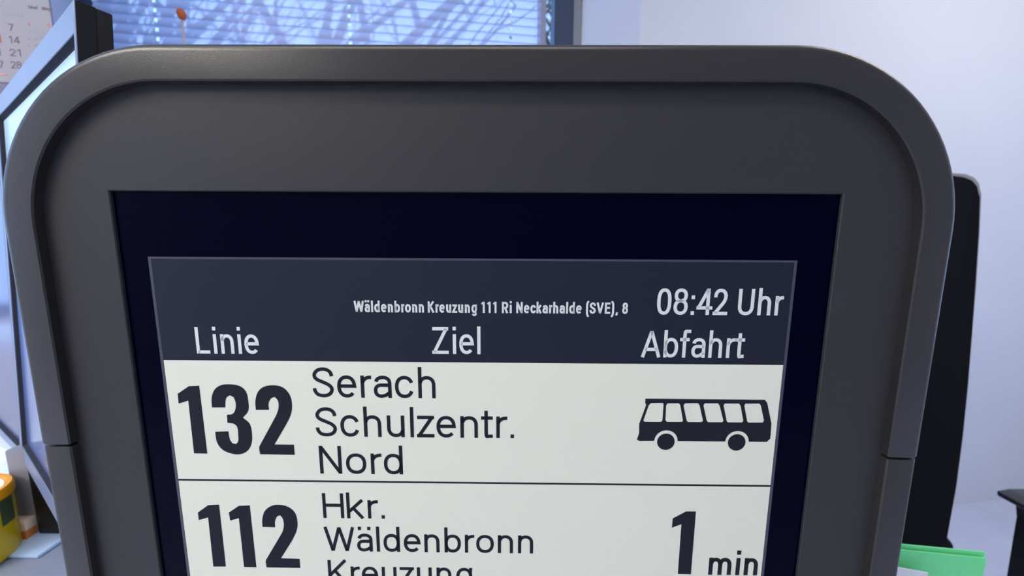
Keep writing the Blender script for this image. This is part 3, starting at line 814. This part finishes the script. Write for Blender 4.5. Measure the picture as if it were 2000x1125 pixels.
ex = Vector((-pn.y, pn.x, 0)).normalized()
if ex.x < 0: ex = -ex
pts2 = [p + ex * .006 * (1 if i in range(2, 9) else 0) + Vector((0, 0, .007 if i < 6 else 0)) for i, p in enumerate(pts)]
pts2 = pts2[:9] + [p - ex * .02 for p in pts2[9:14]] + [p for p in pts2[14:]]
thick('edge_light_strip', pts2, .010, .018, M['edge_light'], bev=.002)  # added strip, its pale colour imitates light reflected off the fabric edge
# seat, arms, column, base
boxo('seat', (-.23, .23, -.21, .21, .40, .47), M['fabric'], chair, bev=.025, seg=3, M=Matrix.Translation((-.20, .14, 0)) @ Matrix.Rotation(R(-24), 4, 'Z'))
def armrest(dx, dy):
    t0 = at(1946, 958, .86); z0 = t0.z; x0 = t0.x + dx
    def ex(pr, y0, y1, bv):
        bm = bmesh.new()
        a_ = [bm.verts.new(CL((x, y0, z))) for x, z in pr]; b_ = [bm.verts.new(CL((x, y1, z))) for x, z in pr]
        n = len(pr); bm.faces.new(a_); bm.faces.new(b_[::-1])
        for i in range(n): bm.faces.new((a_[i], a_[(i + 1) % n], b_[(i + 1) % n], b_[i]))
        bmesh.ops.bevel(bm, geom=list(bm.edges), offset=bv, segments=2, affect='EDGES', profile=.5); return bm
    y0 = .79 + dy
    pr = [(x0, z0), (x0 + .03, z0 + .006), (x0 + .25, z0 + .008), (x0 + .26, z0 - .006), (x0 + .25, z0 - .030), (x0 + .11, z0 - .032), (x0 + .05, z0 - .026), (x0 + .003, z0 - .013)]
    pad = auto_smooth(bm_obj('armrest', ex(pr, y0, y0 + .07, .003), M['arm_pad'], chair))
    x1 = at(2010, 990, .825).x + dx
    pr = [(x1 - .012, z0 - .022), (x1 + .12, z0 - .022), (x1 + .075, z0 - .07), (x1 + .07, .29), (x1 + .004, .29), (x1 + .004, z0 - .055)]
    auto_smooth(bm_obj('armrest_post', ex(pr, y0 + .012, y0 + .052, .004), M['black_plastic'], pad))
    xs_ = -.20 + 1.12 + dx * .5
    bm = bmesh.new(); tube(bm, [CL((x1 + .03, y0 + .032, .30)), CL((x1 - .20 if dx == 0 else x1 + .15, y0 + .04, .30)), CL((xs_ - .03, y0 + .16, .40))], .014, 10)
    bm_obj('armrest_bracket', bm, M['black_plastic'], pad, True)
M['arm_pad'] = mat('arm_pad_black', (40, 41, 46), .32, .6)
armrest(0, 0); armrest(-.56, .27)
bm = bmesh.new(); tube(bm, [(-.2, .14, .09), (-.2, .14, .40)], .028, 16); bm_obj('column', bm, M['black_plastic'], chair, True)
for i in range(5):
    a_ = R(72 * i + 30); bm = bmesh.new()
    tube(bm, [(-.2, .14, .095), (-.2 + .22 * math.cos(a_), .14 + .22 * math.sin(a_), .075)], [.024, .014], 10)
    lg = bm_obj('base_arm', bm, M['black_plastic'], chair, True)
    bm = bmesh.new(); q = Vector((-.2 + .22 * math.cos(a_), .14 + .22 * math.sin(a_), .03))
    tube(bm, [q + Vector((-.012, 0, 0)), q + Vector((.012, 0, 0))], .03, 16); bm_obj('caster', bm, M['black_plastic'], lg)

# ------------------------------------------------------------------ venetian blind in window_1
DB = .385
bl = empty('venetian_blind', wp(-.5, DB, 2.40), TH, 'pale blue backlit venetian blind hanging in the window, marked by branch shadows', 'blind')
s0b = wall_s(186, 40, DB)[0]; s1b = wall_s(1066, 40, DB)[0]
lads = [wall_s(x, y, DB)[0] for x, y in ((306, 40), (683, 40), (997, 40))]
lads = sorted(lads)
pitch = (wall_s(640, 80, DB)[1] - wall_s(640, 8, DB)[1]); pitch = abs(pitch) / 4.05
def blc(s_, y, z): return (s_ + .5, y, z)
def slat_mesh():
    bm = bmesh.new()
    wd = pitch * 1.32; tilt = R(78)
    xs = [s0b]
    for l in lads: xs += [l - .0045, l + .0045]
    xs.append(s1b)
    secs = []
    for j in range(7):
        t = j / 6 - .5
        y_ = t * wd * math.cos(tilt) ; z_ = t * wd * math.sin(tilt)
        bow = .0035 * (1 - 4 * t * t)
        secs.append((y_ - bow * math.sin(tilt), z_ + bow * math.cos(tilt)))
    grid = [[bm.verts.new(blc(x, y_, z_)) for (y_, z_) in secs] for x in xs]
    for i in range(len(xs) - 1):
        for j in range(6):
            if i % 2 == 1 and j in (2, 3): continue      # cord holes
            bm.faces.new((grid[i][j], grid[i + 1][j], grid[i + 1][j + 1], grid[i][j + 1]))
    me = bpy.data.meshes.new('slat'); bm.to_mesh(me); bm.free()
    me.materials.append(M['slat'])
    for p in me.polygons: p.use_smooth = True
    return me
sm = slat_mesh()
zt_ = -.05
while zt_ > -1.47:
    o = bpy.data.objects.new('slat', sm); COL.objects.link(o); o.parent = bl; o.location.z = zt_
    zt_ -= pitch
bm = bmesh.new(); box(bm, s0b + .5, s1b + .5, -.014, .014, -.03, .012); bm_obj('head_rail', bm, M['cord'], bl)
for l in lads:
    bm = bmesh.new(); tube(bm, [(l + .5 - .003, -.020, -.03), (l + .5 - .003, -.020, -1.48)], .0007, 6); bm_obj('ladder_cord', bm, M['cord'], bl)
sg = wall_s(1059, 40, DB)[0]
bm = bmesh.new(); box(bm, sg + .5 - .009, sg + .5 + .009, -.024, -.0225, -1.48, -.03); bm_obj('ladder_tape', bm, M['tape'], bl)

# ------------------------------------------------------------------ stick with an orange ball, on the sill
bp_ = at(354.5, 28, 1.20)
st = empty('ball_topped_stick', (bp_.x, bp_.y, .885), 0, 'thin pale stick topped with a small orange ball, upright before the blind', 'stick')
bm = bmesh.new(); tube(bm, [(0, 0, .01), (0, 0, bp_.z - .885)], .0032, 10); bm_obj('stick', bm, M['stick'], st, True)
bm = bmesh.new(); lathe(bm, [(.0015, -.016), (.007, -.013), (.0105, -.007), (.0115, 0), (.0105, .007), (.0065, .013), (.0015, .0155)], n=24)
o = bm_obj('ball', bm, M['orange'], st, True); o.location.z = bp_.z - .885; o.rotation_euler = (0, R(-8), 0)
bm = bmesh.new(); lathe(bm, [(.03, 0), (.032, .004), (.030, .012), (.006, .016)], n=24); bm_obj('foot', bm, M['stick'], st, True)

# ------------------------------------------------------------------ wall calendar, upper left
def cs(px, py): return wall_s(px, py, -.004)
cL, _ = cs(-150, 60); cR, _ = cs(104, 60); _, cB = cs(50, 163); cT = cB + .42
cal = empty('wall_calendar', wp(cR - .2, -.001, cB), TH, 'pale wall calendar with dates in grey and red, top left corner', 'calendar')
def calp(s_, y, z): return (s_ - (cR - .2), y, z - cB)
boxo('calendar_sheet', (cL - cR + .2, .2, -.0035, -.0015, 0, cT - cB), M['cal_paper'], cal)
_, cB2 = cs(50, 205)
bk = boxo('shade_board', (cL - cR + .19, .2, -.0015, 0, cB2 - cB, cT - cB), mat('wall_shade', (128, 122, 142), .85, .2), cal)  # added board, its darker colour imitates the dimmer wall below the calendar
boxo('binding_strip', (cL - cR + .2, .2, -.006, -.0012, cT - cB - .02, cT - cB + .006), M['stand_grey'], cal)
digit_text = fit_text
def cal_text(string, px0, px1, base, hpx, m, stem=.0018):
    s0_, z0_ = cs(px0, base); s1_, _ = cs(px1, base); _, z1_ = cs(px0, base - hpx)
    me = digit_text(string, s0_, s1_, z1_ - z0_, stem)
    me = remap(me, lambda x, y, z: Vector(calp(x, -.0036 - z, y + z0_)), .0002)
    o = link('lettering', me, m, cal); o['label'] = 'printed ' + string
for row, (pair, base) in enumerate([(('6', '7'), 59.5), (('13', '14'), 83.5), (('20', '21'), 108.5), (('27', '28'), 132.5)]):
    sh = row * 1.9
    cal_text(pair[0], (-14 if row else -8) + sh - 4, 3 + sh - 4 + (4 if row == 3 else 0), base, 14, M['cal_ink'])
    cal_text(pair[1], (17 if row else 18) + sh, (38 if row else 28) + sh, base + 1, 14, M['cal_ink'])
cal_text('Mai', 57, 74, 17, 6, M['cal_ink'], .0014)
cal_text('Mayo', 83, 110 - 7, 19.5, 6, M['cal_ink'], .0014)
for x, y in ((55, 52), (93, 54)): cal_text('1', x, x + 4, y, 7, M['cal_red'], .001)
for r_ in range(3):
    for c_ in range(3): cal_text(str(3 + r_ * 7 + c_), 54 + 13 * c_, 60 + 13 * c_, 66 + 13 * r_, 6, M['cal_faint'], .0008)
for c_, t_ in enumerate(('Fr', 'Sa')): cal_text(t_, 12 + c_ * 20, 24 + c_ * 20, 32, 7, M['cal_faint'], .0009)
def cal_box(px0, px1, py0, py1, m, name):
    s0_, z1_ = cs(px0, py0); s1_, z0_ = cs(px1, py1)
    a_ = calp(s0_, 0, z0_); b_ = calp(s1_, 0, z1_)
    return boxo(name, (a_[0], b_[0], -.0045, -.0034, a_[2], b_[2]), m, cal)
mk = cal_box(-16, 3, 66, 84, M['cal_red'], 'date_marker'); mk['label'] = 'red square date marker'
cal_box(2, 14, 145, 148, M['cal_pale_red'], 'footer_print')

# ------------------------------------------------------------------ bare tree outside, between sun and blind
def make_tree(x, y, seed, r0, dmax, label):
    tree = empty('tree', (x, y, -1.0), 0, label, 'tree')
    bm = bmesh.new(); rt = random.Random(seed)
    def branch(p, d, ln, r, depth):
        n = 5; pts_ = [p]; rs = [r]
        for i in range(n):
            d = (d + Vector((rt.uniform(-.22, .22), rt.uniform(-.22, .22), rt.uniform(-.12, .20)))).normalized()
            p = p + d * ln / n; pts_.append(p); rs.append(r * (1 - .45 * (i + 1) / n))
            if depth < dmax and (i >= 1 if depth < 4 else i in (2, 4)):
                for _ in range(1 if depth else 2):
                    q = Vector((rt.uniform(-1, 1), rt.uniform(-.7, .7), rt.uniform(-.3, .8))).normalized()
                    branch(p, (d * .8 + q * .9).normalized(), ln * rt.uniform(.55, .78), rs[-1] * .62, depth + 1)
        tube(bm, pts_, rs, 5)
    branch(Vector((0, 0, 2.2)), Vector((0, 0, 1)), 1.7, r0, 0)
    bm_obj('branches', bm, M['bark'], tree)
    bm = bmesh.new(); tube(bm, [(0, 0, 0), (.02, 0, 1.2), (0, 0, 2.25)], [.13, .10, r0 + .004], 12); bm_obj('trunk', bm, M['bark'], tree, True)
make_tree(.80, 3.9, 3, .068, 5, 'bare tree outside, whose branches shade the right part of the blind')
make_tree(.02, 3.7, 21, .055, 4, 'bare tree outside, whose branches shade the left part of the blind')
